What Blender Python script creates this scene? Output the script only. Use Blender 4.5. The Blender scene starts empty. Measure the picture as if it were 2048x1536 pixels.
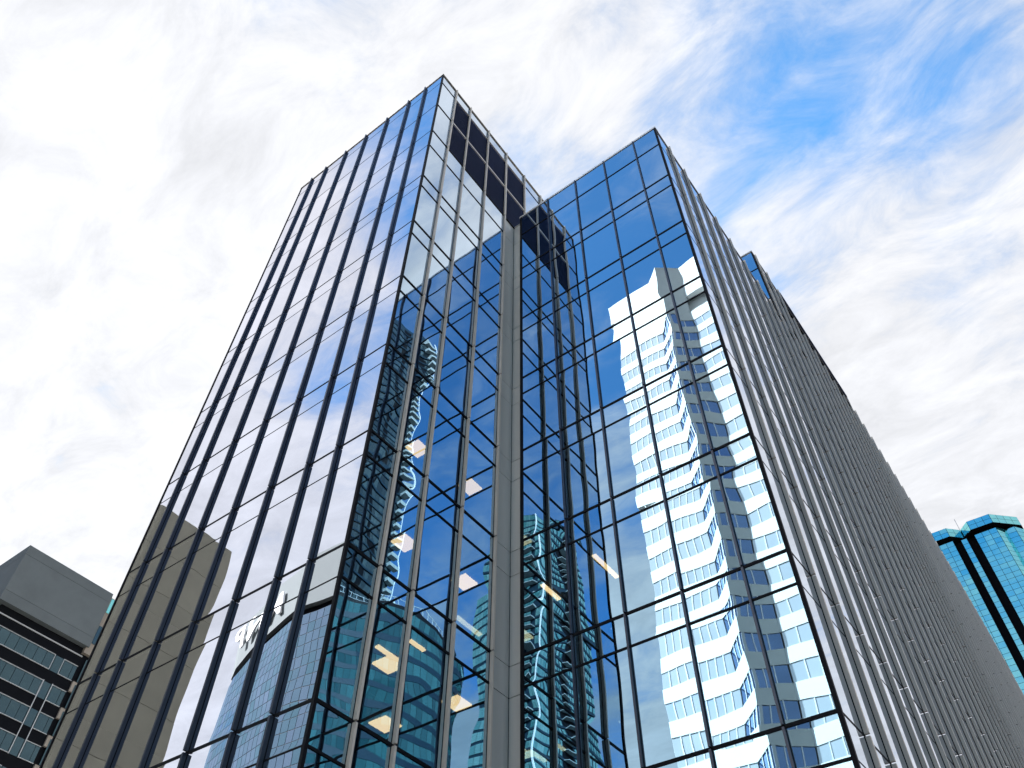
import bpy, math, random
from mathutils import Vector
R = math.radians
random.seed(7)
scene = bpy.context.scene
col = scene.collection

# ------------------------------------------------------------------ camera
S = 3.7                                   # storey height in metres
def zz(u): return 1.6 + u * S             # height of u storeys above the eye
CAM = Vector((11.390, -9.061, 1.6))
YAW, PITCH, ROLL, F = R(-40.07), R(50.03), R(2.85), 1643.2
cam_d = bpy.data.cameras.new('camera')
cam = bpy.data.objects.new('camera', cam_d)
col.objects.link(cam)
scene.camera = cam
cam_d.sensor_fit = 'HORIZONTAL'
cam_d.sensor_width = 36.0
cam_d.lens = F / 2048 * 36.0
cam_d.shift_x = 53.255 / 2048
cam_d.shift_y = 16.527 / 2048
cam_d.clip_start = 0.1
cam_d.clip_end = 6000
fwd = Vector((math.sin(YAW) * math.cos(PITCH), math.cos(YAW) * math.cos(PITCH), math.sin(PITCH)))
rt = Vector((math.cos(YAW), -math.sin(YAW), 0))
up = rt.cross(fwd)
r2 = math.cos(ROLL) * rt + math.sin(ROLL) * up
u2 = -math.sin(ROLL) * rt + math.cos(ROLL) * up
from mathutils import Matrix
cam.matrix_world = Matrix(((r2.x, u2.x, -fwd.x, CAM.x), (r2.y, u2.y, -fwd.y, CAM.y),
                           (r2.z, u2.z, -fwd.z, CAM.z), (0, 0, 0, 1)))

# ------------------------------------------------------------------ sky, sun, exposure
SUN_AZ, SUN_EL = R(-52), R(31)            # azimuth from +Y towards +X
world = bpy.data.worlds.new('World')
scene.world = world
world.use_nodes = True
wn = world.node_tree
wn.nodes.clear()
def N(t, typ, **k):
    n = t.nodes.new(typ)
    for a, b in k.items():
        if a == 'op': n.operation = b
        else: setattr(n, a, b)
    return n
def L(t, a, b): t.links.new(a, b)
def M(t, op, a, b=None, c=None, clamp=False):
    n = N(t, 'ShaderNodeMath', op=op); n.use_clamp = clamp
    for i, v in enumerate((a, b, c)):
        if v is None: continue
        if isinstance(v, (int, float)): n.inputs[i].default_value = v
        else: L(t, v, n.inputs[i])
    return n.outputs[0]
sky = N(wn, 'ShaderNodeTexSky')
sky.sky_type = 'NISHITA'
sky.sun_disc = False
sky.sun_elevation = SUN_EL
sky.sun_rotation = SUN_AZ
sky.air_density = 1.0
sky.dust_density = 0.3
sky.ozone_density = 3.0
tc = N(wn, 'ShaderNodeTexCoord')
sep = N(wn, 'ShaderNodeSeparateXYZ'); L(wn, tc.outputs['Generated'], sep.inputs[0])
zc_ = M(wn, 'MAXIMUM', sep.outputs[2], 0.06)
px = M(wn, 'DIVIDE', sep.outputs[0], zc_)
py = M(wn, 'DIVIDE', sep.outputs[1], zc_)
comb = N(wn, 'ShaderNodeCombineXYZ'); L(wn, px, comb.inputs[0]); L(wn, py, comb.inputs[1])
def cloud_noise(scale, detail, rough, rot, stretch, dist, loc):
    mp = N(wn, 'ShaderNodeMapping')
    mp.inputs['Location'].default_value = loc
    mp.inputs['Rotation'].default_value = (0, 0, R(rot))
    mp.inputs['Scale'].default_value = stretch
    L(wn, comb.outputs[0], mp.inputs[0])
    n = N(wn, 'ShaderNodeTexNoise')
    n.inputs['Scale'].default_value = scale
    n.inputs['Detail'].default_value = detail
    n.inputs['Roughness'].default_value = rough
    n.inputs['Distortion'].default_value = dist
    L(wn, mp.outputs[0], n.inputs['Vector'])
    return n.outputs['Fac']
n1 = cloud_noise(1.35, 8, 0.55, 24, (1.0, 1.35, 1), 0.25, (4.5, 32.8, 0))
n2 = cloud_noise(5.0, 9, 0.66, 32, (1.0, 1.8, 1), 0.5, (44.2, 54.0, 0))
# the cloud deck thickens towards the sun side and thins out behind the camera
grad = M(wn, 'ADD', M(wn, 'MULTIPLY', px, -0.46), M(wn, 'MULTIPLY', py, 0.42))
grad = M(wn, 'MAXIMUM', grad, -0.13)
def ramp(v, a, b, to):
    n = N(wn, 'ShaderNodeMapRange'); n.interpolation_type = 'SMOOTHSTEP'
    n.inputs['From Min'].default_value = a; n.inputs['From Max'].default_value = b; n.inputs['To Max'].default_value = to
    L(wn, v, n.inputs['Value']); return n.outputs[0]
grad = M(wn, 'ADD', grad, M(wn, 'MULTIPLY', ramp(px, 0.15, 0.38, 0.34), ramp(py, -0.25, 0.15, 1.0)))   # second bank of cloud to the right
grad = M(wn, 'ADD', grad, ramp(px, -0.34, -0.66, 0.28))
rad = M(wn, 'SQRT', M(wn, 'ADD', M(wn, 'MULTIPLY', px, px), M(wn, 'MULTIPLY', py, py)))
grad = M(wn, 'ADD', grad, M(wn, 'MULTIPLY', M(wn, 'MAXIMUM', M(wn, 'SUBTRACT', rad, 0.75), 0.0), 0.30))   # slant view through the deck
grad = M(wn, 'MINIMUM', M(wn, 'MAXIMUM', grad, -0.30), 0.58)
cov = M(wn, 'ADD', M(wn, 'ADD', M(wn, 'MULTIPLY_ADD', n1, 1.9, -0.95), M(wn, 'MULTIPLY_ADD', n2, 0.80, -0.40)), M(wn, 'ADD', grad, 0.5))
mr = N(wn, 'ShaderNodeMapRange'); mr.interpolation_type = 'SMOOTHSTEP'
mr.inputs['From Min'].default_value = 0.31
mr.inputs['From Max'].default_value = 0.92
mr.inputs['To Min'].default_value = 0.06
L(wn, cov, mr.inputs['Value'])
dens = mr.outputs[0]
# cloud brightness: brighter towards the sun
sd = N(wn, 'ShaderNodeVectorMath', op='DOT_PRODUCT')
L(wn, tc.outputs['Generated'], sd.inputs[0])
SUNV = Vector((math.sin(SUN_AZ) * math.cos(SUN_EL), math.cos(SUN_AZ) * math.cos(SUN_EL), math.sin(SUN_EL)))
sd.inputs[1].default_value = SUNV
fwdsc = M(wn, 'POWER', M(wn, 'MAXIMUM', M(wn, 'MULTIPLY_ADD', sd.outputs['Value'], 0.5, 0.5), 0.0), 2.0)
cb = M(wn, 'MULTIPLY', M(wn, 'MULTIPLY_ADD', fwdsc, 0.4, 3.95), M(wn, 'MULTIPLY', M(wn, 'MULTIPLY_ADD', n2, 0.8, 0.60), M(wn, 'MULTIPLY_ADD', n1, 0.3, 0.85)))
west = N(wn, 'ShaderNodeMapRange'); west.interpolation_type = 'SMOOTHSTEP'   # the deck is thin and glaring on the sun side
west.inputs['From Min'].default_value = -0.20; west.inputs['From Max'].default_value = -1.0
west.inputs['To Min'].default_value = 1.0; west.inputs['To Max'].default_value = 1.10
L(wn, px, west.inputs['Value'])
cb = M(wn, 'MULTIPLY', cb, west.outputs[0])
ccol = N(wn, 'ShaderNodeMix', data_type='RGBA'); 
cl = N(wn, 'ShaderNodeVectorMath', op='SCALE')
cl.inputs[0].default_value = (0.97, 0.985, 1.03)
L(wn, cb, cl.inputs['Scale'])
L(wn, dens, ccol.inputs['Factor'])
tint = N(wn, 'ShaderNodeVectorMath', op='MULTIPLY')
L(wn, sky.outputs[0], tint.inputs[0]); tint.inputs[1].default_value = (0.52, 1.42, 1.75)
L(wn, tint.outputs[0], ccol.inputs['A'])
L(wn, cl.outputs[0], ccol.inputs['B'])
bg = N(wn, 'ShaderNodeBackground'); bg.inputs['Strength'].default_value = 0.072
L(wn, ccol.outputs['Result'], bg.inputs['Color'])
wo = N(wn, 'ShaderNodeOutputWorld'); L(wn, bg.outputs[0], wo.inputs['Surface'])

sun_d = bpy.data.lights.new('sun', 'SUN')
sun_d.energy = 5.0
sun_d.angle = R(0.53)
sun_d.color = (1.0, 0.95, 0.88)
sun = bpy.data.objects.new('sun', sun_d)
col.objects.link(sun)
sun.rotation_euler = SUNV.to_track_quat('Z', 'Y').to_euler()
sun.location = (0, 0, 200)
scene.view_settings.view_transform = 'Standard'
scene.view_settings.look = 'None'
scene.view_settings.exposure = 1.6
scene.view_settings.gamma = 1.0
scene.view_settings.use_curve_mapping = False
scene.render.engine = 'CYCLES'
scene.cycles.max_bounces = 10
scene.cycles.glossy_bounces = 8
scene.cycles.transparent_max_bounces = 12
scene.cycles.diffuse_bounces = 3
scene.cycles.sample_clamp_indirect = 8.0
scene.cycles.caustics_reflective = False

# ------------------------------------------------------------------ materials
def new_mat(name):
    m = bpy.data.materials.new(name); m.use_nodes = True
    m.node_tree.nodes.clear()
    return m, m.node_tree
def solid(name, c, rough=0.5, metal=0.0, var=0.12, vscale=1.5, bump=0.0, bscale=30, streak=False, spec=0.5):
    m, t = new_mat(name)
    b = N(t, 'ShaderNodeBsdfPrincipled'); o = N(t, 'ShaderNodeOutputMaterial'); L(t, b.outputs[0], o.inputs[0])
    b.inputs['Roughness'].default_value = rough
    b.inputs['Metallic'].default_value = metal
    b.inputs['Specular IOR Level'].default_value = spec
    g = N(t, 'ShaderNodeNewGeometry')
    mp = N(t, 'ShaderNodeMapping'); L(t, g.outputs['Position'], mp.inputs[0])
    mp.inputs['Scale'].default_value = (1, 1, 0.12 if streak else 1)
    n = N(t, 'ShaderNodeTexNoise'); n.inputs['Scale'].default_value = vscale; n.inputs['Detail'].default_value = 6
    n.inputs['Roughness'].default_value = 0.65
    L(t, mp.outputs[0], n.inputs['Vector'])
    k = M(t, 'MULTIPLY_ADD', n.outputs['Fac'], 2 * var, 1 - var)
    oi = N(t, 'ShaderNodeObjectInfo')
    k = M(t, 'MULTIPLY', k, M(t, 'MULTIPLY_ADD', oi.outputs['Random'], var * 0.6, 1 - var * 0.3))
    v = N(t, 'ShaderNodeVectorMath', op='SCALE'); v.inputs[0].default_value = c; L(t, k, v.inputs['Scale'])
    L(t, v.outputs[0], b.inputs['Base Color'])
    if bump:
        nb = N(t, 'ShaderNodeTexNoise'); nb.inputs['Scale'].default_value = bscale; nb.inputs['Detail'].default_value = 4
        L(t, g.outputs['Position'], nb.inputs['Vector'])
        bp = N(t, 'ShaderNodeBump'); bp.inputs['Strength'].default_value = bump; bp.inputs['Distance'].default_value = 0.02
        L(t, nb.outputs['Fac'], bp.inputs['Height']); L(t, bp.outputs[0], b.inputs['Normal'])
    return m
def facade_glass(name, wob=0.014, tint=(0.50, 0.80, 1.0), r0=0.66, r1=0.97, trans=(0.40, 0.42, 0.40), island=False):
    """coated curtain-wall glass: tinted mirror reflection rising to white at grazing angles,
    each lite bowed and tilted a little so reflections break from lite to lite"""
    m, t = new_mat(name)
    o = N(t, 'ShaderNodeOutputMaterial')
    g = N(t, 'ShaderNodeNewGeometry')
    oi = N(t, 'ShaderNodeObjectInfo')
    rnd = g.outputs['Random Per Island'] if island else oi.outputs['Random']
    off = M(t, 'MULTIPLY', rnd, 91.0)
    co = N(t, 'ShaderNodeCombineXYZ'); L(t, off, co.inputs[0]); L(t, off, co.inputs[1]); L(t, off, co.inputs[2])
    pa = N(t, 'ShaderNodeVectorMath', op='ADD'); L(t, g.outputs['Position'], pa.inputs[0]); L(t, co.outputs[0], pa.inputs[1])
    n = N(t, 'ShaderNodeTexNoise'); n.inputs['Scale'].default_value = 0.55; n.inputs['Detail'].default_value = 1.2
    n.inputs['Roughness'].default_value = 0.4
    L(t, pa.outputs[0], n.inputs['Vector'])
    c1 = N(t, 'ShaderNodeVectorMath', op='SUBTRACT'); L(t, n.outputs['Color'], c1.inputs[0]); c1.inputs[1].default_value = (0.5, 0.5, 0.5)
    s1 = N(t, 'ShaderNodeVectorMath', op='SCALE'); L(t, c1.outputs[0], s1.inputs[0]); s1.inputs['Scale'].default_value = wob
    # constant tilt of each lite
    wn_ = N(t, 'ShaderNodeTexWhiteNoise'); wn_.noise_dimensions = '1D'; L(t, off, wn_.inputs['W'])
    c2 = N(t, 'ShaderNodeVectorMath', op='SUBTRACT'); L(t, wn_.outputs['Color'], c2.inputs[0]); c2.inputs[1].default_value = (0.5, 0.5, 0.5)
    s2 = N(t, 'ShaderNodeVectorMath', op='SCALE'); L(t, c2.outputs[0], s2.inputs[0]); s2.inputs['Scale'].default_value = wob * 0.30
    add = N(t, 'ShaderNodeVectorMath', op='ADD'); L(t, s1.outputs[0], add.inputs[0]); L(t, s2.outputs[0], add.inputs[1])
    last = add.outputs[0]
    if not island:
        # the lite is clamped at its head and sill: it curls close to the transoms
        tcx = N(t, 'ShaderNodeTexCoord'); sp = N(t, 'ShaderNodeSeparateXYZ'); L(t, tcx.outputs['Generated'], sp.inputs[0])
        zq = M(t, 'MULTIPLY_ADD', sp.outputs[2], 2.0, -1.0)
        z5 = M(t, 'MULTIPLY', M(t, 'POWER', M(t, 'ABSOLUTE', zq), 9.0), M(t, 'SIGN', zq))
        amp = M(t, 'MULTIPLY', z5, M(t, 'MULTIPLY', M(t, 'SUBTRACT', oi.outputs['Random'], 0.35), wob * 1.3))
        cz = N(t, 'ShaderNodeCombineXYZ'); L(t, amp, cz.inputs[2])
        ad2 = N(t, 'ShaderNodeVectorMath', op='ADD'); L(t, last, ad2.inputs[0]); L(t, cz.outputs[0], ad2.inputs[1])
        last = ad2.outputs[0]
    ad3 = N(t, 'ShaderNodeVectorMath', op='ADD'); L(t, g.outputs['Normal'], ad3.inputs[0]); L(t, last, ad3.inputs[1])
    nn = N(t, 'ShaderNodeVectorMath', op='NORMALIZE'); L(t, ad3.outputs[0], nn.inputs[0])
    lw = N(t, 'ShaderNodeLayerWeight'); lw.inputs['Blend'].default_value = 0.5
    graz = M(t, 'POWER', lw.outputs['Facing'], 2.0)
    fac = M(t, 'MULTIPLY', M(t, 'MULTIPLY_ADD', graz, r1 - r0, r0), M(t, 'MULTIPLY_ADD', wn_.outputs['Value'], 0.07, 0.93))
    cm = N(t, 'ShaderNodeMix', data_type='RGBA'); L(t, M(t, 'POWER', lw.outputs['Facing'], 1.7), cm.inputs['Factor'])
    cm.inputs['A'].default_value = (*tint, 1); cm.inputs['B'].default_value = (1.0, 0.96, 1, 1)
    gl = N(t, 'ShaderNodeBsdfGlossy'); gl.inputs['Roughness'].default_value = 0.0
    L(t, cm.outputs['Result'], gl.inputs['Color']); L(t, nn.outputs[0], gl.inputs['Normal'])
    tr = N(t, 'ShaderNodeBsdfTransparent'); tr.inputs['Color'].default_value = (*trans, 1)
    mx = N(t, 'ShaderNodeMixShader'); L(t, fac, mx.inputs[0]); L(t, tr.outputs[0], mx.inputs[1]); L(t, gl.outputs[0], mx.inputs[2])
    L(t, mx.outputs[0], o.inputs[0])
    return m
def far_glass(name, a, b, refl=(0.6, 0.85, 1.0), r0=0.35, rough=0.03, wob=0.02):
    """glazing of a distant building: body colour varies from lite to lite, mirror on top"""
    m, t = new_mat(name)
    o = N(t, 'ShaderNodeOutputMaterial')
    g = N(t, 'ShaderNodeNewGeometry'); oi = N(t, 'ShaderNodeObjectInfo')
    rn = M(t, 'FRACT', M(t, 'ADD', g.outputs['Random Per Island'], oi.outputs['Random']))
    cm = N(t, 'ShaderNodeMix', data_type='RGBA'); L(t, rn, cm.inputs['Factor'])
    cm.inputs['A'].default_value = (*a, 1); cm.inputs['B'].default_value = (*b, 1)
    df = N(t, 'ShaderNodeBsdfDiffuse'); L(t, cm.outputs['Result'], df.inputs['Color'])
    wn_ = N(t, 'ShaderNodeTexWhiteNoise'); wn_.noise_dimensions = '1D'; L(t, M(t, 'MULTIPLY', rn, 77.0), wn_.inputs['W'])
    c2 = N(t, 'ShaderNodeVectorMath', op='SUBTRACT'); L(t, wn_.outputs['Color'], c2.inputs[0]); c2.inputs[1].default_value = (0.5, 0.5, 0.5)
    s2 = N(t, 'ShaderNodeVectorMath', op='SCALE'); L(t, c2.outputs[0], s2.inputs[0]); s2.inputs['Scale'].default_value = wob
    ad = N(t, 'ShaderNodeVectorMath', op='ADD'); L(t, g.outputs['Normal'], ad.inputs[0]); L(t, s2.outputs[0], ad.inputs[1])
    nn = N(t, 'ShaderNodeVectorMath', op='NORMALIZE'); L(t, ad.outputs[0], nn.inputs[0])
    gl = N(t, 'ShaderNodeBsdfGlossy'); gl.inputs['Roughness'].default_value = rough; gl.inputs['Color'].default_value = (*refl, 1)
    L(t, nn.outputs[0], gl.inputs['Normal'])
    lw = N(t, 'ShaderNodeLayerWeight'); lw.inputs['Blend'].default_value = 0.5
    fac = M(t, 'MULTIPLY_ADD', M(t, 'POWER', lw.outputs['Facing'], 3.5), 0.95 - r0, r0)
    mx = N(t, 'ShaderNodeMixShader'); L(t, fac, mx.inputs[0]); L(t, df.outputs[0], mx.inputs[1]); L(t, gl.outputs[0], mx.inputs[2])
    L(t, mx.outputs[0], o.inputs[0])
    return m
def emit(name, c, s):
    m, t = new_mat(name)
    e = N(t, 'ShaderNodeEmission'); e.inputs[0].default_value = (*c, 1); e.inputs[1].default_value = s
    o = N(t, 'ShaderNodeOutputMaterial'); L(t, e.outputs[0], o.inputs[0])
    return m
MT = dict(
    glass=facade_glass('curtain_wall_glass', 0.017),
    glass_flat_bright=facade_glass('curtain_wall_glass_flat_bright', 0.0085, (0.78, 0.86, 1.0), 0.82),  # same glass as the other walls, reflectance and tint lifted to brighten this one
    glass_front=facade_glass('curtain_wall_glass_front', 0.0125),
    glass_stuff=facade_glass('curtain_wall_glass_far', island=True),
    frame=solid('dark_anodised_frame', (0.012, 0.013, 0.017), 0.5, 0.0, 0.2, 3.0, spec=0.04),
    fin=solid('fin_aluminium', (0.84, 0.76, 0.66), 0.45, 0.1, 0.17, 2.0, streak=True),
    fin_dark=solid('fin_dark_blue', (0.045, 0.055, 0.085), 0.35, 0.4, 0.10, 2.0, streak=True),
    coping=solid('coping_aluminium', (0.78, 0.78, 0.78), 0.4, 0.3, 0.08, 2.0),
    panel=solid('grey_cladding', (0.72, 0.72, 0.68), 0.42, 0.1, 0.20, 0.9, streak=True),
    louvre=solid('louvre_blade', (0.08, 0.12, 0.26), 0.5, 0.0, 0.15, 3.0),
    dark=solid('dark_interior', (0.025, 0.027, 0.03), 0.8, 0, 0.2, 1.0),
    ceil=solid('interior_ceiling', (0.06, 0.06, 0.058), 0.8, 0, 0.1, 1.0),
    roof=solid('roof_membrane', (0.2, 0.2, 0.19), 0.9, 0, 0.2, 0.8),
    lamp=emit('ceiling_lamp', (1.0, 0.72, 0.38), 2.1),
    concrete=solid('grey_concrete', (0.135, 0.155, 0.165), 0.9, 0, 0.20, 0.35, 0.6, 14, spec=0.2),
    concrete_w=solid('warm_concrete', (0.19, 0.185, 0.145), 0.85, 0, 0.18, 0.25, 0.4, 10),
    beige=solid('beige_stone', (0.30, 0.26, 0.22), 0.8, 0, 0.15, 0.6, 0.3, 12),
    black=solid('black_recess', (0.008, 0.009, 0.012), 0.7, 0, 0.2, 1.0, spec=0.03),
    white=solid('white_precast', (0.88, 0.87, 0.85), 0.7, 0, 0.04, 0.4),
    greyp=solid('grey_precast', (0.60, 0.60, 0.575), 0.7, 0, 0.06, 0.5),
    whiteline=solid('white_frame', (0.50, 0.52, 0.54), 0.5, 0, 0.05, 1.0),
    sign=solid('sign_white', (0.85, 0.85, 0.85), 0.5, 0, 0.03, 1.0),
    fascia=solid('fascia_metal', (0.22, 0.245, 0.25), 0.9, 0.0, 0.06, 0.3, spec=0.05),
    slab=solid('balcony_slab', (0.36, 0.40, 0.40), 0.7, 0, 0.08, 0.5),
    dkband=solid('dark_blue_spandrel', (0.015, 0.035, 0.055), 0.5, 0, 0.15, 0.4, spec=0.15),
    g_white=far_glass('white_tower_window', (0.012, 0.03, 0.08), (0.02, 0.05, 0.12), (0.42, 0.60, 0.95), 0.42),
    g_wing=far_glass('white_tower_window_sky_bright', (0.64, 0.69, 0.76), (0.78, 0.81, 0.86), (0.95, 0.97, 1.0), 0.55),  # wing windows: the bright sky they mirror is painted into a pale body colour
    g_left=far_glass('concrete_block_window', (0.008, 0.018, 0.022), (0.015, 0.028, 0.03), (0.26, 0.42, 0.50), 0.22, 0.02, 0.012),
    g_mnp=far_glass('lit_blue_grid_glass', (0.015, 0.065, 0.08), (0.06, 0.085, 0.13), (0.5, 0.68, 0.85), 0.28),
    g_curv=far_glass('green_blue_glass', (0.008, 0.04, 0.05), (0.04, 0.13, 0.14), (0.35, 0.60, 0.65), 0.22),
    g_balc=far_glass('aqua_glass', (0.05, 0.19, 0.20), (0.20, 0.36, 0.35), (0.5, 0.8, 0.82), 0.3),
    g_res=far_glass('smoke_glass', (0.012, 0.016, 0.02), (0.06, 0.085, 0.09), (0.4, 0.52, 0.58), 0.16),
    g_teal=far_glass('teal_glass', (0.02, 0.20, 0.22), (0.06, 0.34, 0.34), (0.34, 0.88, 0.92), 0.68, 0.02, 0.014),
    asphalt=solid('asphalt', (0.05, 0.05, 0.052), 0.9, 0, 0.25, 0.6, 0.3, 40),
    paving=solid('paving', (0.28, 0.27, 0.26), 0.85, 0, 0.15, 0.8, 0.2, 20),
    paint=solid('road_paint', (0.75, 0.75, 0.72), 0.7, 0, 0.15, 2.0),
)

# ------------------------------------------------------------------ mesh helpers
class MB:
    def __init__(s): s.v = []; s.f = []
    def quad(s, a, b, c, d):
        i = len(s.v); s.v += [tuple(a), tuple(b), tuple(c), tuple(d)]; s.f.append((i, i + 1, i + 2, i + 3))
    def box(s, x0, x1, y0, y1, z0, z1):
        i = len(s.v)
        s.v += [(x0, y0, z0), (x1, y0, z0), (x1, y1, z0), (x0, y1, z0), (x0, y0, z1), (x1, y0, z1), (x1, y1, z1), (x0, y1, z1)]
        for q in ((3, 2, 1, 0), (4, 5, 6, 7), (0, 1, 5, 4), (1, 2, 6, 5), (2, 3, 7, 6), (3, 0, 4, 7)):
            s.f.append(tuple(i + k for k in q))
    def obox(s, p, q, z0, z1, out0, out1):
        """box standing along the plan segment p>q; outward is to the right of p>q"""
        d = Vector((q[0] - p[0], q[1] - p[1])); d.normalize(); n = Vector((d.y, -d.x))
        a = [(p[0] + n.x * out0, p[1] + n.y * out0), (q[0] + n.x * out0, q[1] + n.y * out0),
             (q[0] + n.x * out1, q[1] + n.y * out1), (p[0] + n.x * out1, p[1] + n.y * out1)]
        s.prism(a, z0, z1)
    def prism(s, pts, z0, z1):
        ar = sum(pts[k][0] * pts[(k + 1) % len(pts)][1] - pts[(k + 1) % len(pts)][0] * pts[k][1] for k in range(len(pts)))
        if ar < 0: pts = pts[::-1]
        i = len(s.v); n = len(pts)
        s.v += [(x, y, z0) for x, y in pts] + [(x, y, z1) for x, y in pts]
        s.f.append(tuple(i + k for k in reversed(range(n)))); s.f.append(tuple(i + n + k for k in range(n)))
        for k in range(n):
            l = (k + 1) % n
            s.f.append((i + k, i + l, i + n + l, i + n + k))
    def mesh(s, name):
        m = bpy.data.meshes.new(name); m.from_pydata(s.v, [], s.f); m.update(); return m
def link(name, mesh, mat, parent=None):
    if mat is not None and not mesh.materials: mesh.materials.append(mat)
    o = bpy.data.objects.new(name, mesh); col.objects.link(o)
    if parent is not None: o.parent = parent
    return o
def build(name, mb, mat, parent=None): return link(name, mb.mesh(name), MT[mat], parent)
def boxo(name, b, mat, parent=None):
    m = MB(); m.box(*b); return build(name, m, mat, parent)
def thing(name, label, cat, group=None, loc=(0, 0, 0)):
    o = bpy.data.objects.new(name, None); col.objects.link(o); o.location = loc
    o.empty_display_size = 0.5
    o['label'] = label; o['category'] = cat
    if group: o['group'] = group
    return o
def structure(o): o['kind'] = 'structure'; return o
def stuff(o): o['kind'] = 'stuff'; return o

# one lite of glass, unit size, front face looking along local -Y
um = MB()
um.v = [(-.5, 0, -.5), (.5, 0, -.5), (.5, 0, .5), (-.5, 0, .5), (-.5, 1, -.5), (.5, 1, -.5), (.5, 1, .5), (-.5, 1, .5)]
um.f = [(0, 1, 2, 3), (1, 5, 6, 2), (3, 2, 6, 7), (0, 3, 7, 4), (0, 4, 5, 1)]
def unit(mat):
    k = 'lite_' + mat
    if k not in bpy.data.meshes:
        m = um.mesh(k); m.materials.append(MT[mat])
    return bpy.data.meshes[k]
def lite(name, mat, cx, cy, cz, w, h, ang, parent, depth=0.03):
    o = bpy.data.objects.new(name, unit(mat)); col.objects.link(o)
    o.location = (cx, cy, cz); o.scale = (w, depth, h); o.rotation_euler = (0, 0, ang); o.parent = parent
    return o

# ------------------------------------------------------------------ ground and street
structure(boxo('ground', (-1500, 1500, -1500, 1500, -0.4, 0.0), 'asphalt'))
pv = MB()
pv.prism([(-60, -3.2), (24, -3.2), (24, 95), (-60, 95)], 0.004, 0.13)
structure(build('pavement', pv, 'paving'))
mk = MB()
for k in range(14): mk.box(-60 + k * 6, -57 + k * 6, -7.6, -7.48, 0.004, 0.008)
structure(build('road_marking', mk, 'paint'))
pv2 = MB(); pv2.prism([(-60, -16), (24, -16), (24, -12), (-60, -12)], 0.004, 0.13)
structure(build('pavement', pv2, 'paving'))

# ------------------------------------------------------------------ main building
TW = thing('office_tower', 'dark blue mirrored glass office building with stepped towers and vertical metal fins', 'building')
Z0, LO = 8.144, 0.237
ZA, ZB, ZC = 11.188, 9.361, 11.06
D1, W2 = 1.562 * S, 2.076 * S
XL = -2.735 * S
FLOORS = list(range(0, 8))
rows_std = []                                    # (top, bottom, kind) in storeys
for i in FLOORS:
    rows_std.append((Z0 - i, Z0 - i - LO, 'spandrel_pane'))
    rows_std.append((Z0 - i - LO, Z0 - i - 1, 'pane'))
rows_std.append((Z0 - 8, -0.40, 'pane'))
rows_A = [(ZA, 10.924, 'spandrel_pane'), (10.924, 10.149, 'pane'), (10.149, 9.343, 'pane'), (9.343, 8.928, 'spandrel_pane'),
          (8.928, Z0, 'pane')] + rows_std
rows_B = [(ZB, 8.923, 'spandrel_pane'), (8.923, Z0, 'pane')] + rows_std
rows_C = [(ZC, 10.60, 'spandrel_pane'), (10.60, 9.80, 'pane'), (9.80, 9.361, 'spandrel_pane')] + rows_B
FIN_D, FIN_T = 0.105, 0.06

def face_x(name_rows, xs, y, mat='glass'):
    """wall looking towards -Y: lites between consecutive xs"""
    for a, b in zip(xs, xs[1:]):
        for zt, zb, kind in name_rows:
            lite(kind, mat, (a + b) / 2, y, zz((zt + zb) / 2), b - a - 0.012, (zt - zb) * S - 0.012, 0, TW)
def face_y(name_rows, ys, x):
    """wall looking towards +X"""
    for a, b in zip(ys, ys[1:]):
        for zt, zb, kind in name_rows:
            lite(kind, 'glass', x, (a + b) / 2, zz((zt + zb) / 2), b - a - 0.012, (zt - zb) * S - 0.012, math.pi / 2, TW)
def transom_x(x0, x1, y, z, h, out=0.018):
    boxo('transom', (x0, x1, y - out, y + 0.07, z - h / 2, z + h / 2), 'frame', TW)
def transom_y(y0, y1, x, z, h):
    boxo('transom', (x - 0.07, x + 0.022, y0, y1, z - h / 2, z + h / 2), 'frame', TW)
def thick(zt, lower):                            # floor lines are heavy, the lower spandrel lines light
    return 0.052 if lower else 0.085
def fin_segments(z_top, breaks, gap=0.05):
    zs = [z_top] + [b for b in breaks if b < z_top - 0.3] + [0.15]
    return [(zs[k] - (gap / 2 if k else 0), zs[k + 1] + (gap / 2 if k < len(zs) - 2 else 0)) for k in range(len(zs) - 1)]
BREAKS = [zz(v) for v in (10.149, 9.343, Z0)] + [zz(Z0 - i) for i in range(1, 9)]
def fin_x(x, y, z_top, mat='fin', dep=FIN_D, th=FIN_T):                          # fin on a wall looking -Y
    m = MB(); q = MB()
    for zt, zb in fin_segments(z_top, BREAKS):
        m.box(x - th / 2, x + th / 2, y - dep, y - 0.012, zb, zt)
    f = build('fin', m, mat, TW)
    q.box(x - 0.035, x + 0.035, y - 0.012, y + 0.09, 0.15, z_top)
    build('mullion', q, 'frame', f)
def fin_y(y, x, z_top, depth=FIN_D):             # fin on a wall looking +X
    m = MB(); q = MB()
    for zt, zb in fin_segments(z_top, BREAKS):
        m.box(x + 0.012, x + depth, y - FIN_T / 2, y + FIN_T / 2, zb, zt)
    f = build('fin', m, 'fin', TW)
    q.box(x - 0.09, x + 0.012, y - 0.035, y + 0.035, 0.15, z_top)
    build('mullion', q, 'frame', f)

# --- tall front volume, street side (wall looking -Y)
lf = [0.3, 0.601, 1.0, 1.406, 1.802, 2.204, 2.497]
xsL = sorted([0.0, XL] + [-v * S for v in lf])
face_x(rows_A, xsL, 0.0, 'glass_flat_bright')
for v in lf: fin_x(-v * S, 0.0, zz(ZA) + 0.03, 'fin_dark')
for z in (10.924, 10.149, 9.343, 8.928): transom_x(XL, 0.0, 0.0, zz(z), 0.018 if z in (10.924, 8.928) else 0.034, 0.006)
for i in range(9):
    transom_x(XL, 0.0, 0.0, zz(Z0 - i), 0.040 + 0.006 * i, 0.008)
    if i < 8: transom_x(XL, 0.0, 0.0, zz(Z0 - i - LO), 0.022 + 0.003 * i, 0.005)
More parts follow.
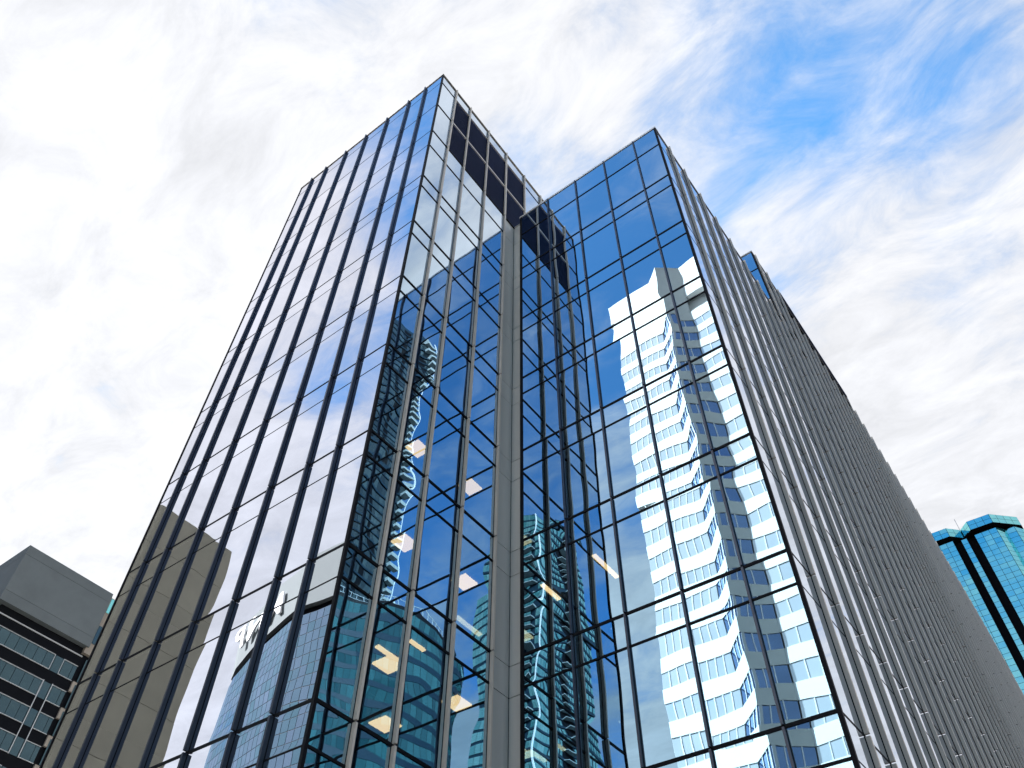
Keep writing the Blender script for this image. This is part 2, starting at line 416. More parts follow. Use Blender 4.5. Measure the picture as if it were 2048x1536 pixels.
# --- its return wall (looking +X)
rf = [0.28, 0.582, 0.991, 1.40]
ysR = [0.0] + [v * S for v in rf]
face_y(rows_std + [(8.928, Z0, 'pane')], ysR, 0.0)
ysR2 = ysR + [1.831 * S, 2.232 * S, 2.64 * S]
face_y([(ZA, 10.924, 'spandrel_pane')], ysR2, 0.0)
face_y([(9.343, 8.928, 'spandrel_pane')], ysR, 0.0)
face_y([(10.924, 10.149, 'pane'), (10.149, 9.343, 'pane')], ysR[:2], 0.0)
face_y([(10.924, 10.149, 'pane'), (10.149, 9.343, 'pane')], ysR2[5:], 0.0)
for v in rf: fin_y(v * S, 0.0, zz(ZA) + 0.06)
for v in (1.831, 2.232):
    m = MB(); m.box(0.012, FIN_D, v * S - FIN_T / 2, v * S + FIN_T / 2, zz(9.37), zz(ZA) + 0.06)
    f = build('fin', m, 'fin', TW)
    m = MB(); m.box(-0.09, 0.012, v * S - 0.035, v * S + 0.035, zz(9.37), zz(ZA)); build('mullion', m, 'frame', f)
# louvres of the plant room
for a, b in zip(ysR2[1:5], ysR2[2:6]):
    for zt, zb in ((10.91, 10.165), (10.13, 9.36)):
        m = MB()
        z = zz(zb) + 0.05
        while z < zz(zt) - 0.05:
            i = len(m.v)
            m.v += [(-0.005, a + 0.04, z - 0.03), (-0.005, b - 0.04, z - 0.03), (-0.11, b - 0.04, z + 0.055), (-0.11, a + 0.04, z + 0.055),
                    (-0.005, a + 0.04, z - 0.018), (-0.005, b - 0.04, z - 0.018), (-0.11, b - 0.04, z + 0.067), (-0.11, a + 0.04, z + 0.067)]
            for q in ((3, 2, 1, 0), (4, 5, 6, 7), (0, 1, 5, 4), (1, 2, 6, 5), (2, 3, 7, 6), (3, 0, 4, 7)): m.f.append(tuple(i + k for k in q))
            z += 0.105
        lv = build('louvre_panel', m, 'louvre', TW)
        boxo('louvre_backing', (-0.22, -0.14, a, b, zz(zb), zz(zt)), 'black', lv)
for a, b in zip(ysR2[1:5], ysR2[2:6]):
    for z, h in ((10.149, 0.11), (10.924, 0.05)):
        boxo('louvre_rail', (-0.06, 0.03, a + 0.03, b - 0.03, zz(z) - h / 2, zz(z) + h / 2), 'fin', TW)
transom_y(0, ysR2[1], 0.0, zz(10.924), 0.045)
transom_y(ysR2[5], ysR2[-1], 0.0, zz(10.924), 0.045)
transom_y(0, ysR2[1], 0.0, zz(10.149), 0.06)
transom_y(ysR2[5], ysR2[-1], 0.0, zz(10.149), 0.06)
transom_y(0, ysR2[-1], 0.0, zz(9.343), 0.06)
transom_y(0, ysR[-1], 0.0, zz(8.928), 0.05)
for i in range(9):
    transom_y(0, ysR[-1], 0.0, zz(Z0 - i), 0.075)
    if i < 8: transom_y(0, ysR[-1], 0.0, zz(Z0 - i - LO), 0.055)
# corner mullions and copings of the tall volume
boxo('corner_mullion', (-0.05, 0.03, -0.03, 0.05, 0.13, zz(ZA)), 'frame', TW)
boxo('corner_mullion', (XL - 0.03, XL + 0.04, -0.022, 0.06, 0.13, zz(ZA)), 'frame', TW)
boxo('coping', (XL - 0.03, 0.05, -0.035, 0.35, zz(ZA) + 0.002, zz(ZA) + 0.05), 'fin', TW)
boxo('coping', (-0.3, 0.052, 0.351, ysR2[-1], zz(ZA) + 0.002, zz(ZA) + 0.05), 'fin', TW)
# --- grey clad re-entrant corner
YI = 1.622 * S
XF = 0.143 * S
brk = [ZB] + [Z0 - i - k for i in range(8) for k in (0, LO)] + [-0.4]
brk = [ZB - 0.02, 8.923] + brk[1:]
for a, b in zip(brk, brk[1:]):
    boxo('cladding_panel', (-0.12, -0.03, 1.40 * S + 0.05, YI - 0.012, zz(b) + 0.012, zz(a) - 0.012), 'panel', TW)
    boxo('cladding_panel', (-0.02, XF - 0.01, YI, YI + 0.08, zz(b) + 0.012, zz(a) - 0.012), 'panel', TW)
boxo('cladding_backing', (-0.16, -0.125, 1.40 * S, YI + 0.1, 0.14, zz(ZB) - 0.06), 'black', TW)
boxo('cladding_backing', (-0.12, XF, YI + 0.085, YI + 0.12, 0.14, zz(ZB) - 0.06), 'black', TW)
boxo('coping', (-0.10, XF - 0.02, YI - 0.03, YI + 0.3, zz(ZB) - 0.055, zz(ZB) - 0.01), 'coping', TW)
# --- second volume, front wall (looking -Y)
f2 = [0.143, 0.561, 0.967, 1.375, 1.783, 2.076]
xsF = [v * S for v in f2]
face_x(rows_B, xsF, D1, 'glass_front')
for v in f2[1:-1]: fin_x(v * S, D1, zz(ZB) + 0.02, 'fin_dark', 0.075, 0.05)
transom_x(XF, W2, D1, zz(8.923), 0.06)
for i in range(9):
    transom_x(XF, W2, D1, zz(Z0 - i), 0.075)
    if i < 8: transom_x(XF, W2, D1, zz(Z0 - i - LO), 0.055)
boxo('corner_mullion', (XF - 0.03, XF + 0.07, D1 - 0.024, YI + 0.08, 0.13, zz(ZB)), 'frame', TW)
boxo('corner_mullion', (W2 - 0.06, W2 + 0.03, D1 - 0.03, D1 + 0.05, 0.13, zz(ZB)), 'frame', TW)
boxo('coping', (XF - 0.06, W2 + 0.04, D1 - 0.028, D1 + 0.25, zz(ZB) + 0.002, zz(ZB) + 0.12), 'coping', TW)
# --- long side wall (looking +X), carrying close-set fins
tR = [0.313, 0.669, 1.064, 1.461, 1.845, 2.248, 2.626, 3.001]
tR += [3.385 + 0.3915 * k for k in range(48)]
T3 = 3.29
def bend(t): return W2 - 0.0017 * max(0.0, t - 5.0) ** 2 * S      # the long wall bows away slightly
ysB = [D1] + [D1 + t * S for t in tR[:8]] + [D1 + T3 * S]
face_y(rows_B, ysB, W2)
ys3 = [D1 + T3 * S] + [D1 + t * S for t in tR[8:12]]
face_y(rows_C, ys3, W2)
NB = 12
for k, t in enumerate(tR):
    x = bend(t); top = ZB if t < T3 else ZC
    if 4.3 < t < 6.9: top = ZC - 0.30
    fin_y(D1 + t * S, x, zz(top) + (0.12 if not 4.3 < t < 6.9 else 0))
# rest of the long wall's glass, too foreshortened to tell lites apart
g = MB()
for k in range(11, len(tR) - 1):
    a, b = tR[k], tR[k + 1]
    xa, xb = bend(a), bend(b)
    for zt, zb, kind in rows_C:
        g.quad((xa, D1 + a * S + 0.006, zz(zb)), (xb, D1 + b * S - 0.006, zz(zb)), (xb, D1 + b * S - 0.006, zz(zt)), (xa, D1 + a * S + 0.006, zz(zt)))
stuff(build('far_panes', g, 'glass_stuff', TW))
zl = [8.923] + [Z0 - i - k for i in range(8) for k in (0, LO)] + [Z0 - 8]
for z in zl:
    m = MB(); h = 0.055 if abs((Z0 - z) - round(Z0 - z)) < 0.01 else 0.026
    m.box(W2 - 0.07, W2 + 0.006, D1 + 0.05, D1 + 5.0 * S, zz(z) - h / 2, zz(z) + h / 2)
    for k in range(len(tR) - 1):
        if tR[k] < 5.0: continue
        a, b = tR[k], tR[k + 1]
        m.prism([(bend(a) - 0.07, D1 + a * S), (bend(b) - 0.07, D1 + b * S), (bend(b) + 0.006, D1 + b * S), (bend(a) + 0.006, D1 + a * S)], zz(z) - h / 2, zz(z) + h / 2)
    build('transom', m, 'frame', TW)
for z in (10.60, 9.80, 9.361):
    boxo('transom', (W2 - 0.07, W2 + 0.022, D1 + T3 * S, D1 + 4.3 * S, zz(z) - 0.03, zz(z) + 0.03), 'frame', TW)
# dark louvred roof band part way along
m = MB(); m.box(W2 - 0.35, W2 + 0.05, D1 + 4.25 * S, D1 + 6.85 * S, zz(ZC - 0.28), zz(ZC) - 0.22); build('louvre_band', m, 'black', TW)
m = MB(); m.box(W2 - 0.2, W2 + 0.11, D1 + 4.22 * S, D1 + 6.86 * S, zz(ZC) - 0.12, zz(ZC) + 0.02); build('roof_rail', m, 'louvre', TW)
for k in range(7):
    boxo('rail_bracket', (W2 - 0.1, W2 + 0.07, D1 + (4.5 + 0.39 * k) * S - 0.03, D1 + (4.5 + 0.39 * k) * S + 0.03, zz(ZC) - 0.22, zz(ZC) - 0.12), 'fin', TW)
boxo('coping', (W2 - 0.3, W2 + 0.035, D1 + 0.251, D1 + T3 * S, zz(ZB) + 0.002, zz(ZB) + 0.03), 'coping', TW)
boxo('coping', (W2 - 0.3, W2 + 0.035, D1 + T3 * S, D1 + 4.22 * S, zz(ZC) + 0.002, zz(ZC) + 0.03), 'coping', TW)
# --- front wall of the higher rear volume, seen above the roof
Y3 = D1 + T3 * S
xs3 = [W2 - 4.9, W2 - 3.4, W2 - 2.2, W2 - 1.1, W2]
face_x([(ZC, 10.60, 'spandrel_pane'), (10.60, 9.80, 'pane'), (9.80, 9.38, 'spandrel_pane')], xs3, Y3)
for x in xs3[1:-1]:
    boxo('mullion', (x - 0.03, x + 0.03, Y3 - 0.05, Y3 + 0.05, zz(9.38), zz(ZC)), 'frame', TW)
for z in (10.60, 9.80): transom_x(W2 - 4.9, W2 - 0.05, Y3, zz(z), 0.07)
boxo('corner_mullion', (W2 - 0.05, W2 + 0.028, Y3 - 0.03, Y3 + 0.05, zz(9.38), zz(ZC)), 'frame', TW)
boxo('coping', (W2 - 4.9, W2 + 0.03, Y3 - 0.05, Y3 + 0.2, zz(ZC) + 0.031, zz(ZC) + 0.10), 'coping', TW)
boxo('rear_wall', (W2 - 5.1, W2 - 4.9, Y3, Y3 + 50, zz(9.38), zz(ZC)), 'panel', TW)
# --- parapet upstands behind the top rows of glass
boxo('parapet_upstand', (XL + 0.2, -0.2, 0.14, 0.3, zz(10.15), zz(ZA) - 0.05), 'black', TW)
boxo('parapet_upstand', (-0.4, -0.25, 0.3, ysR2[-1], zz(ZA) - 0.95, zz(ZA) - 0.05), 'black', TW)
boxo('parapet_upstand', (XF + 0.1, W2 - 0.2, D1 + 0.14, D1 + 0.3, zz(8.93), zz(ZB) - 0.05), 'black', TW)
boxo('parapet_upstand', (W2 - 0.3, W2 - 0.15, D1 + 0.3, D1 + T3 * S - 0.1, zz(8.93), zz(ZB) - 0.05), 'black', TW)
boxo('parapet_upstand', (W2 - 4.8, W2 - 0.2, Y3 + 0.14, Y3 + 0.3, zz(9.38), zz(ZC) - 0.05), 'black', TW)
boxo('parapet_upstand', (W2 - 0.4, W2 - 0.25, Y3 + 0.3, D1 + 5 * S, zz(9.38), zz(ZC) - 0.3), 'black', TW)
# --- roofs, back walls, slabs, core
boxo('roof_deck', (XL + 0.1, -0.12, 0.12, 9.7, zz(ZA) - 0.9, zz(ZA) - 0.6), 'roof', TW)
boxo('roof_deck', (-6.0, W2 - 0.15, YI + 0.15, Y3 + 0.1, zz(ZB) - 0.6, zz(ZB) - 0.3), 'roof', TW)
boxo('roof_deck', (-6.0, W2 - 1.6, Y3 + 0.11, 95, zz(ZC) - 0.6, zz(ZC) - 0.3), 'roof', TW)
boxo('rear_wall', (XL, XL + 0.2, 0.10, 9.8, 0.14, zz(ZA)), 'panel', TW)
boxo('rear_wall', (XL + 0.2, -0.02, 9.77, 9.95, 0.14, zz(ZA)), 'panel', TW)
boxo('rear_wall', (-6.2, -6.0, 9.95, 95, 0.14, zz(ZB)), 'panel', TW)
boxo('rear_wall', (-6.0, W2 - 1.7, 95.0, 95.2, 0.14, zz(ZC)), 'panel', TW)
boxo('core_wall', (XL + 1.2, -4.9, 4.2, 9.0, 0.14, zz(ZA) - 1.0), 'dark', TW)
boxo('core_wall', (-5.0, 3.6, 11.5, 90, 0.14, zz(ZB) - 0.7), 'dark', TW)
for i in range(0, 9):
    zt, zb = zz(Z0 - i), zz(Z0 - i - LO)
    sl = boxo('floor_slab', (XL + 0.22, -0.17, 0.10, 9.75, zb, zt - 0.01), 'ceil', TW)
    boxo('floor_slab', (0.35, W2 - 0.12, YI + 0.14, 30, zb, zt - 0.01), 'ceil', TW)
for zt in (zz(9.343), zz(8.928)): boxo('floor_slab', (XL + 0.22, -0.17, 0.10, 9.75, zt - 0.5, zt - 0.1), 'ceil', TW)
# --- lit ceiling lights
def clight(x, y, i, w, d, ang=0.0):
    m = MB(); m.box(-w / 2, w / 2, -d / 2, d / 2, -0.05, -0.004)
    o = build('ceiling_light', m, 'lamp', TW); o.location = (x, y, zz(Z0 - i - LO)); o.rotation_euler = (0, 0, ang)
for i in (3, 4, 5):
    clight(-1.45, 3.12, i, 0.52, 0.56)
    clight(-1.20, 5.40, i, 0.52, 0.56)
clight(-3.4, 5.15, 5, 0.6, 0.62)
clight(-1.13, 2.75, 5, 0.12, 0.75)
clight(2.43, 7.12, 4, 0.13, 1.2)
clight(0.53, 7.2, 4, 0.13, 0.85)
clight(-0.35, 2.9, 5, 0.10, 0.5)

# ------------------------------------------------------------------ grey concrete block on the left
LB = thing('concrete_office_block', 'dark grey concrete block with overhanging top and strip windows, at lower left', 'building')
K = 1.75
def ly(y): return -9.061 + K * (y + 9.061)
def lz(z): return 1.6 + K * (z - 1.6)
X1 = 11.39 - 59.39 * K
ya, yb = ly(7.88), ly(15.55)
zT, zJ1, zJ2, zBt = lz(41.6), lz(40.77), lz(37.5), lz(36.66)
for a, b in ((zT, zJ1), (zJ1, zJ2), (zJ2, zBt)):
    boxo('concrete_panel', (X1 - 34, X1, ya, yb, b + 0.02, a - 0.02), 'concrete', LB)
boxo('wall_core', (X1 - 33.9, X1 - 0.06, ya + 0.06, yb - 0.06, zBt + 0.1, zT - 0.05), 'black', LB)
xr = X1 - 0.9
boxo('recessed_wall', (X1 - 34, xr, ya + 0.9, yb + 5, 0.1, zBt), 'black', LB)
def frame_run(y0, y1, z0, z1, ends):
    w = 0.065
    boxo('window_frame', (xr + 0.03, xr + 0.16, y0, y1, z1 - w, z1), 'whiteline', LB)
    boxo('window_frame', (xr + 0.03, xr + 0.16, y0, y1, z0, z0 + w), 'whiteline', LB)
    if ends[0]: boxo('window_frame', (xr + 0.03, xr + 0.162, y0, y0 + w, z0 + w, z1 - w), 'whiteline', LB)
    if ends[1]: boxo('window_frame', (xr + 0.03, xr + 0.162, y1 - w, y1, z0 + w, z1 - w), 'whiteline', LB)
boxo('white_trim', (xr, xr + 0.14, ya + 0.9, yb, lz(36.0) - 0.06, lz(36.0) + 0.06), 'whiteline', LB)
for r in range(12):
    zt, zb = lz(35.18 - 2.1 * r), lz(33.95 - 2.1 * r)
    y = ya + 0.95; pw = 1.32
    while y < yb - 0.4:
        y2 = min(y + pw, yb)
        lite('window_pane', 'g_left', xr + 0.05, (y + y2) / 2, (zt + zb) / 2, y2 - y - 0.06, zt - zb - 0.02, math.pi / 2, LB)
        y = y2
    frame_run(ya + 0.9, ly(13.62), zb, zt, (False, r < 2))
    frame_run(ly(14.35), yb, zb, zt, (r < 2, False))
    lite('window_pane', 'g_left', xr + 0.5, yb + 1.3, (zt + zb) / 2 + 0.55, 1.5, zt - zb + 1.1, math.pi / 2, LB)
    boxo('stone_pier', (xr + 0.1, xr + 0.44, yb + 0.15, yb + 4.6, zb - 1.45, zb - 0.05), 'beige', LB)
for y in (ly(13.62), ly(14.35)):
    boxo('white_trim', (xr + 0.17, xr + 0.26, y - 0.05, y + 0.05, lz(27.6), lz(33.1)), 'whiteline', LB)
lite('window_pane', 'g_teal', X1 - 0.2, ly(15.98), lz(40.6), 1.15, lz(41.25) - lz(39.95), math.pi / 2, LB)
boxo('stone_pier', (X1 - 1.2, X1 - 0.3, yb - 0.3, yb + 4.5, lz(36.2), lz(41.35)), 'beige', LB)
lite('window_pane', 'g_left', X1 - 0.2, ly(16.0), lz(37.9), 1.3, lz(38.7) - lz(37.1), math.pi / 2, LB)

# ------------------------------------------------------------------ teal octagonal tower on the right
TT = thing('teal_glass_tower', 'teal glass tower with faceted crown and dark vertical recesses, at right edge', 'building')
crown_l = [(-9.5, 212), (0.3, 212.2), (3.2, 215.2)]
crown_r = [(3.2, 215.6), (5.9, 212.8), (11.8, 213.0), (17.7, 218.8), (17.9, 226)]
def on_screen(p):
    d = Vector(p) - CAM; z = d.dot(fwd)
    if z <= 0: return False
    x = 1024 - 53.255 + F * d.dot(r2) / z; y = 768 + 16.527 - F * d.dot(u2) / z
    return x < 2060 and 950 < y and y < 1075 + (x - 1850) * 1.68
def panes_on(parent, p, q, n, z0, z1, rh, mat, rest, inset=0.0, name='window_pane', gap=0.09, only=None):
    """lites on the plan segment p>q (outside on the right of p>q)"""
    d = Vector((q[0] - p[0], q[1] - p[1])); ln = d.length; d.normalize(); nrm = Vector((d.y, -d.x))
    ang = math.atan2(nrm.y, nrm.x) + math.pi / 2
    w = ln / n; rows = max(1, round((z1 - z0) / rh)); h = (z1 - z0) / rows
    for c in range(n):
        for r in range(rows):
            s = (c + 0.5) * w
            x, y, z = p[0] + d.x * s + nrm.x * 0.05, p[1] + d.y * s + nrm.y * 0.05, z0 + (r + 0.5) * h
            if only is None or only((x, y, z)):
                lite(name, mat, x, y, z, w - gap, h - gap, ang, parent, 0.05)
            else:
                e = d * (w - gap) / 2
                rest.quad((x - e.x, y - e.y, z - h / 2 + gap / 2), (x + e.x, y + e.y, z - h / 2 + gap / 2), (x + e.x, y + e.y, z + h / 2 - gap / 2), (x - e.x, y - e.y, z + h / 2 - gap / 2))
rest = MB()
back = MB()
ZCR, ZCB, ZSH = 161.6, 158.6, 157.75
for poly, ns in ((crown_l, (5, 2)), (crown_r, (2, 3, 4, 3))):
    for (p, q), n in zip(zip(poly, poly[1:]), ns):
        panes_on(TT, p, q, n, ZCB, ZCR, 1.5, 'g_teal', rest, only=on_screen)
        back.obox(p, q, ZCB, ZCR, -0.3, 0.02)
build('crown_frame', back, 'frame', TT)
m = MB(); m.prism([(-9.4, 212.1), (0.25, 212.3), (3.2, 215.3), (5.85, 212.9), (11.8, 213.1), (17.6, 218.9), (17.6, 235), (-9.4, 235)], ZCB - 0.05, ZCB + 0.3); build('crown_soffit', m, 'black', TT)
m = MB(); m.prism([(-9.3, 212.4), (0.2, 212.6), (3.2, 215.6), (5.9, 213.2), (11.7, 213.4), (17.4, 219), (17.4, 234.9), (-9.3, 234.9)], ZCR - 0.6, ZCR - 0.3); build('roof_deck', m, 'roof', TT)
shaft = [((-9.0, 213.5), (0.35, 213.5), 5), ((2.3, 214.6), (3.83, 214.6), 1), ((6.0, 214.3), (11.75, 214.4), 3),
         ((11.75, 214.4), (13.62, 217.0), 1), ((13.62, 217.0), (15.9, 217.0), 1), ((15.9, 217.0), (18.6, 221.0), 2), ((18.6, 221), (22.0, 221.1), 2)]
back = MB()
for p, q, n in shaft:
    panes_on(TT, p, q, n, 100.8, ZSH, 1.65, 'g_teal', rest, only=on_screen)
    panes_on(TT, p, q, n, 0.2, 100.8, 1.65, 'g_teal', rest, only=lambda P: False)
    back.obox(p, q, 0.2, ZSH, -0.4, 0.02)
build('shaft_frame', back, 'frame', TT)
stuff(build('lower_panes', rest, 'g_teal', TT))
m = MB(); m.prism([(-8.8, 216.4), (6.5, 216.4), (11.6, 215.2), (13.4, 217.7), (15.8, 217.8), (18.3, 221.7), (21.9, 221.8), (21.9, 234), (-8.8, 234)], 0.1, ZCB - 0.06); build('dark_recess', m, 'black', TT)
boxo('roof_mast', (3.0, 3.15, 222, 222.15, ZCR - 0.3, ZCR + 9), 'whiteline', TT)

# ------------------------------------------------------------------ buildings across the street, seen in the glass
def far_panes(mb, p, q, z0, z1, row, colw, gap=0.08, out=0.04, fill=1.0):
    d = Vector((q[0] - p[0], q[1] - p[1])); ln = d.length; d.normalize(); nrm = Vector((d.y, -d.x))
    n = max(1, round(ln / colw)); w = ln / n; rows = max(1, round((z1 - z0) / row)); h = (z1 - z0) / rows
    for c in range(n):
        for r in range(rows):
            a, b = c * w + gap / 2, (c + 1) * w - gap / 2
            za = z0 + r * h + gap / 2; zb = za + (h - gap) * fill
            o = nrm * out
            A = (p[0] + d.x * a + o.x, p[1] + d.y * a + o.y); B = (p[0] + d.x * b + o.x, p[1] + d.y * b + o.y)
            mb.quad((*A, za), (*B, za), (*B, zb), (*A, zb))
# plain concrete tower
CT = thing('concrete_tower', 'windowless warm grey concrete tower mirrored in the lower left glass', 'building')
for zt, zb in ((52.0, 47.8), (47.8, 43.9), (43.9, 39.4), (39.4, 34.6), (34.6, 29.6), (29.6, 24.5), (24.5, 19.2), (19.2, 12.0), (12.0, 0.1)):
    for a, b in ((-24.9, -20.6), (-20.6, -15.0), (-15.0, -8.0)):
        boxo('concrete_panel', (-49.0, -48.0 + random.uniform(-.01, .01), a + 0.02, b - 0.02, zb + 0.02, zt - 0.02), 'concrete_w', CT)
boxo('wall_core', (-76, -48.05, -24.85, -8.05, 0.1, 51.9), 'concrete_w', CT)

# white banded tower
WT = thing('white_banded_tower', 'sunlit white tower with window bands and grey prow, mirrored in the right glass', 'building')
KW = 1.2
def W(x, y): return (11.39 + KW * (x - 11.39), 20.62 + KW * (y - 20.62))
def wz(z): return 1.6 + KW * (z - 1.6)
pL0, pL1 = W(-15.9, -37), W(-9.9, -37)
apex = W(-8.03, -34.98)
pR0, pR1 = W(-5.6, -37), W(9.0, -37)
def band(name, p, q, z0, z1, mat, o0=-1.0, o1=0.0):
    m = MB(); m.obox(q, p, z0, z1, o0, o1); return build(name, m, mat, WT)
WZ = [(83.0 - 3.09 * k, 81.35 - 3.09 * k) for k in range(26)]
# top block and band between rows; walls look towards +Y so segments run from high x to low x
segs = ((pL0, pL1, 'white', 8), (pL1, apex, 'greyp', 3), (apex, pR0, 'greyp', 3), (pR0, pR1, 'white', 13))
for si, (p, q, mat, n) in enumerate(segs):
    zprev = wz(94.6)
    for zt, zb in WZ:
        a, b = wz(zt), wz(zb)
        if b < 2: break
        if si == 3 and zprev > wz(94):
            band('parapet_block', p, q, wz(87.9), zprev, mat, -1.0, 0.0)
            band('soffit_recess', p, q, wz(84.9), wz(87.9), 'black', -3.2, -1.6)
            band('spandrel_band', p, q, a, wz(84.9), mat)
        else:
            band('spandrel_band' if zprev < wz(94) else 'parapet_block', p, q, a, zprev, mat)
        d = Vector((p[0] - q[0], p[1] - q[1])); ln = d.length; d.normalize(); nrm = Vector((d.y, -d.x))
        ang = math.atan2(nrm.y, nrm.x) + math.pi / 2
        w = ln / n
        for c in range(n):
            s = (c + 0.5) * w
            lite('window_pane', 'g_wing' if mat == 'white' else 'g_white', q[0] + d.x * s - nrm.x * 0.10, q[1] + d.y * s - nrm.y * 0.10, (a + b) / 2, w - 0.10, a - b - 0.01, ang, WT, 0.06)
        band('window_backing', p, q, b, a, 'whiteline', -0.5, -0.16)
        zprev = b
    band('spandrel_band', p, q, 0.1, zprev, mat)
    for c in range(1, n):
        x, y = q[0] + d.x * c * w - nrm.x * 0.03, q[1] + d.y * c * w - nrm.y * 0.03
        m = MB(); m.obox((x - d.x * 0.05, y - d.y * 0.05), (x + d.x * 0.05, y + d.y * 0.05), 3, wz(83.2), -0.1, 0.0); build('window_mullion', m, 'sign', WT)
m = MB(); m.prism([W(-16.4, -37.02), W(-9.9, -37.02), W(-9.9, -50), W(-16.4, -50)], wz(90.2), wz(94.55)); build('parapet_block', m, 'white', WT)
m = MB(); m.prism([W(-15.8, -38.2), W(8.9, -38.2), W(8.9, -56), W(-15.8, -56)], 0.1, wz(94.2)); build('tower_core', m, 'white', WT)

# blue glass tower carrying the sign
SG = thing('sign_tower', 'blue grid glass tower with white letters on its pale fascia, mirrored at lower left', 'building')
poly = [(-58, -62.7), (-76.9, -60.9), (-84.3, -60.3), (-96.4, -62.8), (-106.5, -65.6), (-110.0, -67.4), (-112.0, -70.5), (-112.6, -78)]
gm, bm, fm, km = MB(), MB(), MB(), MB()
for p, q in zip(poly, poly[1:]):
    fm.obox(p, q, 81.0, 91.7, -0.8, 0.0)
    km.obox(p, q, 79.2, 81.0, -1.6, -1.0)
    far_panes(gm, p, q, 0.5, 79.2, 1.95, 1.35, 0.10)
    bm.obox(p, q, 0.2, 79.2, -0.6, 0.0)
build('fascia', fm, 'fascia', SG)
build('dark_gap', km, 'black', SG)
stuff(build('glass_lites', gm, 'g_mnp', SG))
build('mullion_grid', bm, 'frame', SG)
m = MB(); m.prism([(x + (0.9 if x < -100 else 0), y - 1.7) for x, y in poly] + [(-112, -95), (-58, -95)], 0.1, 91.2); build('tower_core', m, 'dark', SG)
def letter(ch, x, z, size, parent):
    c = bpy.data.curves.new('letter', 'FONT'); c.body = ch; c.size = size; c.extrude = 0.18; c.shear = 0.28; c.offset = 0.11
    c.align_x = 'CENTER'
    tmp = bpy.data.objects.new('tmp', c)
    me = bpy.data.meshes.new_from_object(tmp)
    bpy.data.objects.remove(tmp)
    o = link('letter', me, MT['sign'], parent)
    y = -60.3 + (x + 84.3) * 0.21 + 0.45
    o.location = (x, y, z)
    o.rotation_euler = (math.pi / 2, 0, math.pi + math.atan2(0.21, 1))
    return o
letter('M', -92.6, 82.9, 7.8, SG)
letter('N', -98.6, 83.0, 7.8, SG)
letter('P', -104.2, 83.1, 7.8, SG)

# curved green-blue office building
CB = thing('curved_glass_building', 'curved green blue glass building with roof railing, mirrored beside the grey fins', 'building')
arc = [(96, -46), (86, -50.5), (81.6, -55.5), (78.6, -60), (76.6, -64.5), (75.6, -69), (75.4, -73), (76.2, -77), (78.4, -80.6), (82.5, -83.5), (88, -85)][::-1]
gm, sm, rm, bm = MB(), MB(), MB(), MB()
z = 86.6
for p, q in zip(arc, arc[1:]):
    p, q = q, p
    zt = 86.4
    while zt > 4:
        far_panes(gm, p, q, zt - 3.1 + 1.05, zt, 2.05, 1.15, 0.07, 0.03)
        sm.obox(p, q, zt - 3.1, zt - 3.1 + 1.05, -0.5, 0.07)
        zt -= 3.1
    bm.obox(p, q, 0.2, 87.2, -0.8, 0.0)
    rm.obox(p, q, 89.4, 89.5, -1.2, -1.1)
    rm.obox(p, q, 88.0, 88.06, -1.2, -1.1)
    d = Vector((q[0] - p[0], q[1] - p[1])); k = int(d.length / 1.2)
    for j in range(k):
        x, y = p[0] + d.x * j / k, p[1] + d.y * j / k
        rm.box(x + 0.9, x + 1.0, y, y + 0.08, 87, 89.4)
stuff(build('glass_lites', gm, 'g_curv', CB)); build('spandrel_bands', sm, 'dkband', CB); build('roof_railing', rm, 'whiteline', CB); build('wall_backing', bm, 'frame', CB)
m = MB(); m.prism([(x + 0.9, y) for x, y in arc], 0.1, 87.0); build('roof_deck', m, 'dark', CB)

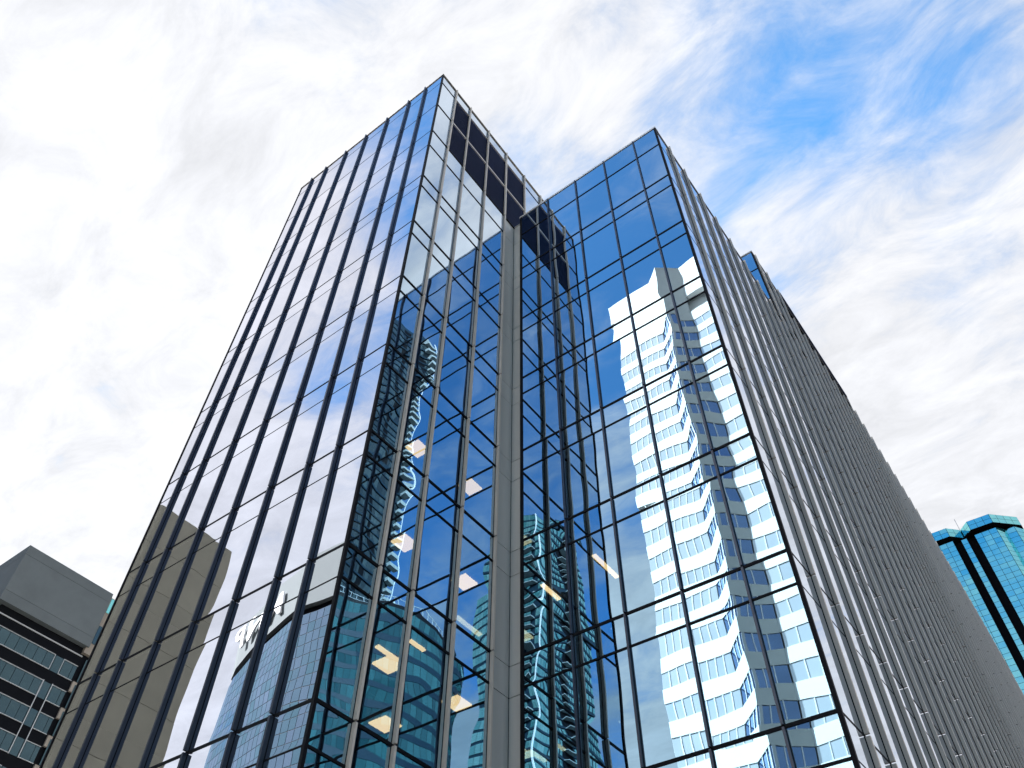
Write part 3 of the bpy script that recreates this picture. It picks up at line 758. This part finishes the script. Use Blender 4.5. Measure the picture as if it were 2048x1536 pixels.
# aqua condominium with balconies
BT = thing('balcony_tower', 'aqua glass apartment tower with stacked balconies and pale corner, mirrored in the inner corner', 'building')
bx, by = 98.8, -137.8
gm, sm, dm, rm = MB(), MB(), MB(), MB()
zt = 176.0
k = 0
while zt > 5:
    # side towards +Y: corner bay, balcony stack, then more glass
    far_panes(gm, (bx + 1.9, by), (bx + 0.3, by), zt - 2.3, zt - 0.25, 2.05, 0.8, 0.06)
    sm.box(bx, bx + 18, by - 0.6, by + 0.08, zt - 2.95, zt - 2.3)
    if k > 2:
        dm.box(bx + 1.95, bx + 7.5, by - 0.9, by - 0.5, zt - 2.3, zt)
        rm.box(bx + 1.95, bx + 7.6, by + 0.1, by + 1.75, zt - 2.95, zt - 2.72)
        far_panes(gm, (bx + 7.6, by + 1.7), (bx + 1.95, by + 1.7), zt - 2.7, zt - 1.75, 0.95, 0.9, 0.06)
    else:
        far_panes(gm, (bx + 7.5, by), (bx + 1.95, by), zt - 2.3, zt, 2.3, 0.9, 0.06)
    far_panes(gm, (bx + 18, by), (bx + 7.7, by), zt - 2.3, zt - 0.2, 2.1, 1.0, 0.06)
    # side towards -X
    far_panes(gm, (bx, by - 0.3), (bx, by - 5.5), zt - 2.3, zt - 0.2, 2.1, 0.9, 0.06)
    far_panes(gm, (bx, by - 5.5), (bx, by - 11), zt - 2.3, zt - 0.2, 2.1, 1.4, 0.5)
    dm.box(bx - 0.1, bx + 0.6, by - 15.5, by - 11.4, zt - 2.3, zt)
    far_panes(gm, (bx, by - 16), (bx, by - 26), zt - 2.3, zt - 0.2, 2.1, 1.5, 0.45)
    sm.box(bx - 0.08, bx + 0.3, by - 26, by - 0.05, zt - 2.95, zt - 2.3)
    rm.box(bx - 1.6, bx + 0.1, by - 15.5, by - 11.4, zt - 2.95, zt - 2.75)
    zt -= 2.95; k += 1
m = MB(); m.box(bx + 0.15, bx + 18, by - 26, by - 0.15, 0.1, 176.3); build('tower_core', m, 'dkband', BT)
m = MB(); m.box(bx + 18, bx + 24, by - 22, by - 0.2, 0.1, 153); build('lower_wing', m, 'dkband', BT)
for r in range(51):
    far_panes(gm, (bx + 24, by - 0.15), (bx + 18, by - 0.15), 153 - 3 * (r + 1) + 0.7, 153 - 3 * r, 2.3, 1.2, 0.07)
stuff(build('glass_lites', gm, 'g_balc', BT)); build('floor_bands', sm, 'dkband', BT); build('balcony_recess', dm, 'black', BT); build('balcony_slabs', rm, 'slab', BT)
m = MB(); m.box(bx - 0.12, bx + 0.25, by - 0.2, by + 0.15, 0.1, 176.2); build('corner_column', m, 'sign', BT)

# dark tall residential tower
RT = thing('dark_apartment_tower', 'very tall dark apartment tower with balconies, mirrored beside the front corner', 'building')
gm, sm, dm, rm = MB(), MB(), MB(), MB()
rx = 115.0
zt = 318 * 0.72
while zt > 5:
    far_panes(gm, (rx, -66), (rx, -96.4), zt - 2.5, zt - 0.2, 2.3, 1.6, 0.12)
    sm.box(rx - 0.25, rx + 0.3, -97, -66, zt - 3.0, zt - 2.5)
    for y in (-71, -78.5, -86, -92.5):
        dm.box(rx - 0.12, rx + 0.3, y - random.uniform(0.8, 2.2), y, zt - 2.5, zt - 0.3)
    rm.box(rx - 1.5, rx - 0.1, -97.6, -95.2, zt - 3.05, zt - 2.1)
    zt -= 3.05
m = MB(); m.box(rx + 0.05, rx + 28, -96.9, -66, 0.1, 318 * 0.72 + 1.6); build('tower_core', m, 'dkband', RT)
stuff(build('glass_lites', gm, 'g_res', RT)); build('floor_bands', sm, 'dkband', RT); build('window_recess', dm, 'black', RT); build('balcony_parapets', rm, 'slab', RT)
m = MB(); m.box(rx - 1.55, rx - 1.38, -97.75, -97.6, 0.1, 318 * 0.72); build('corner_column', m, 'sign', RT)
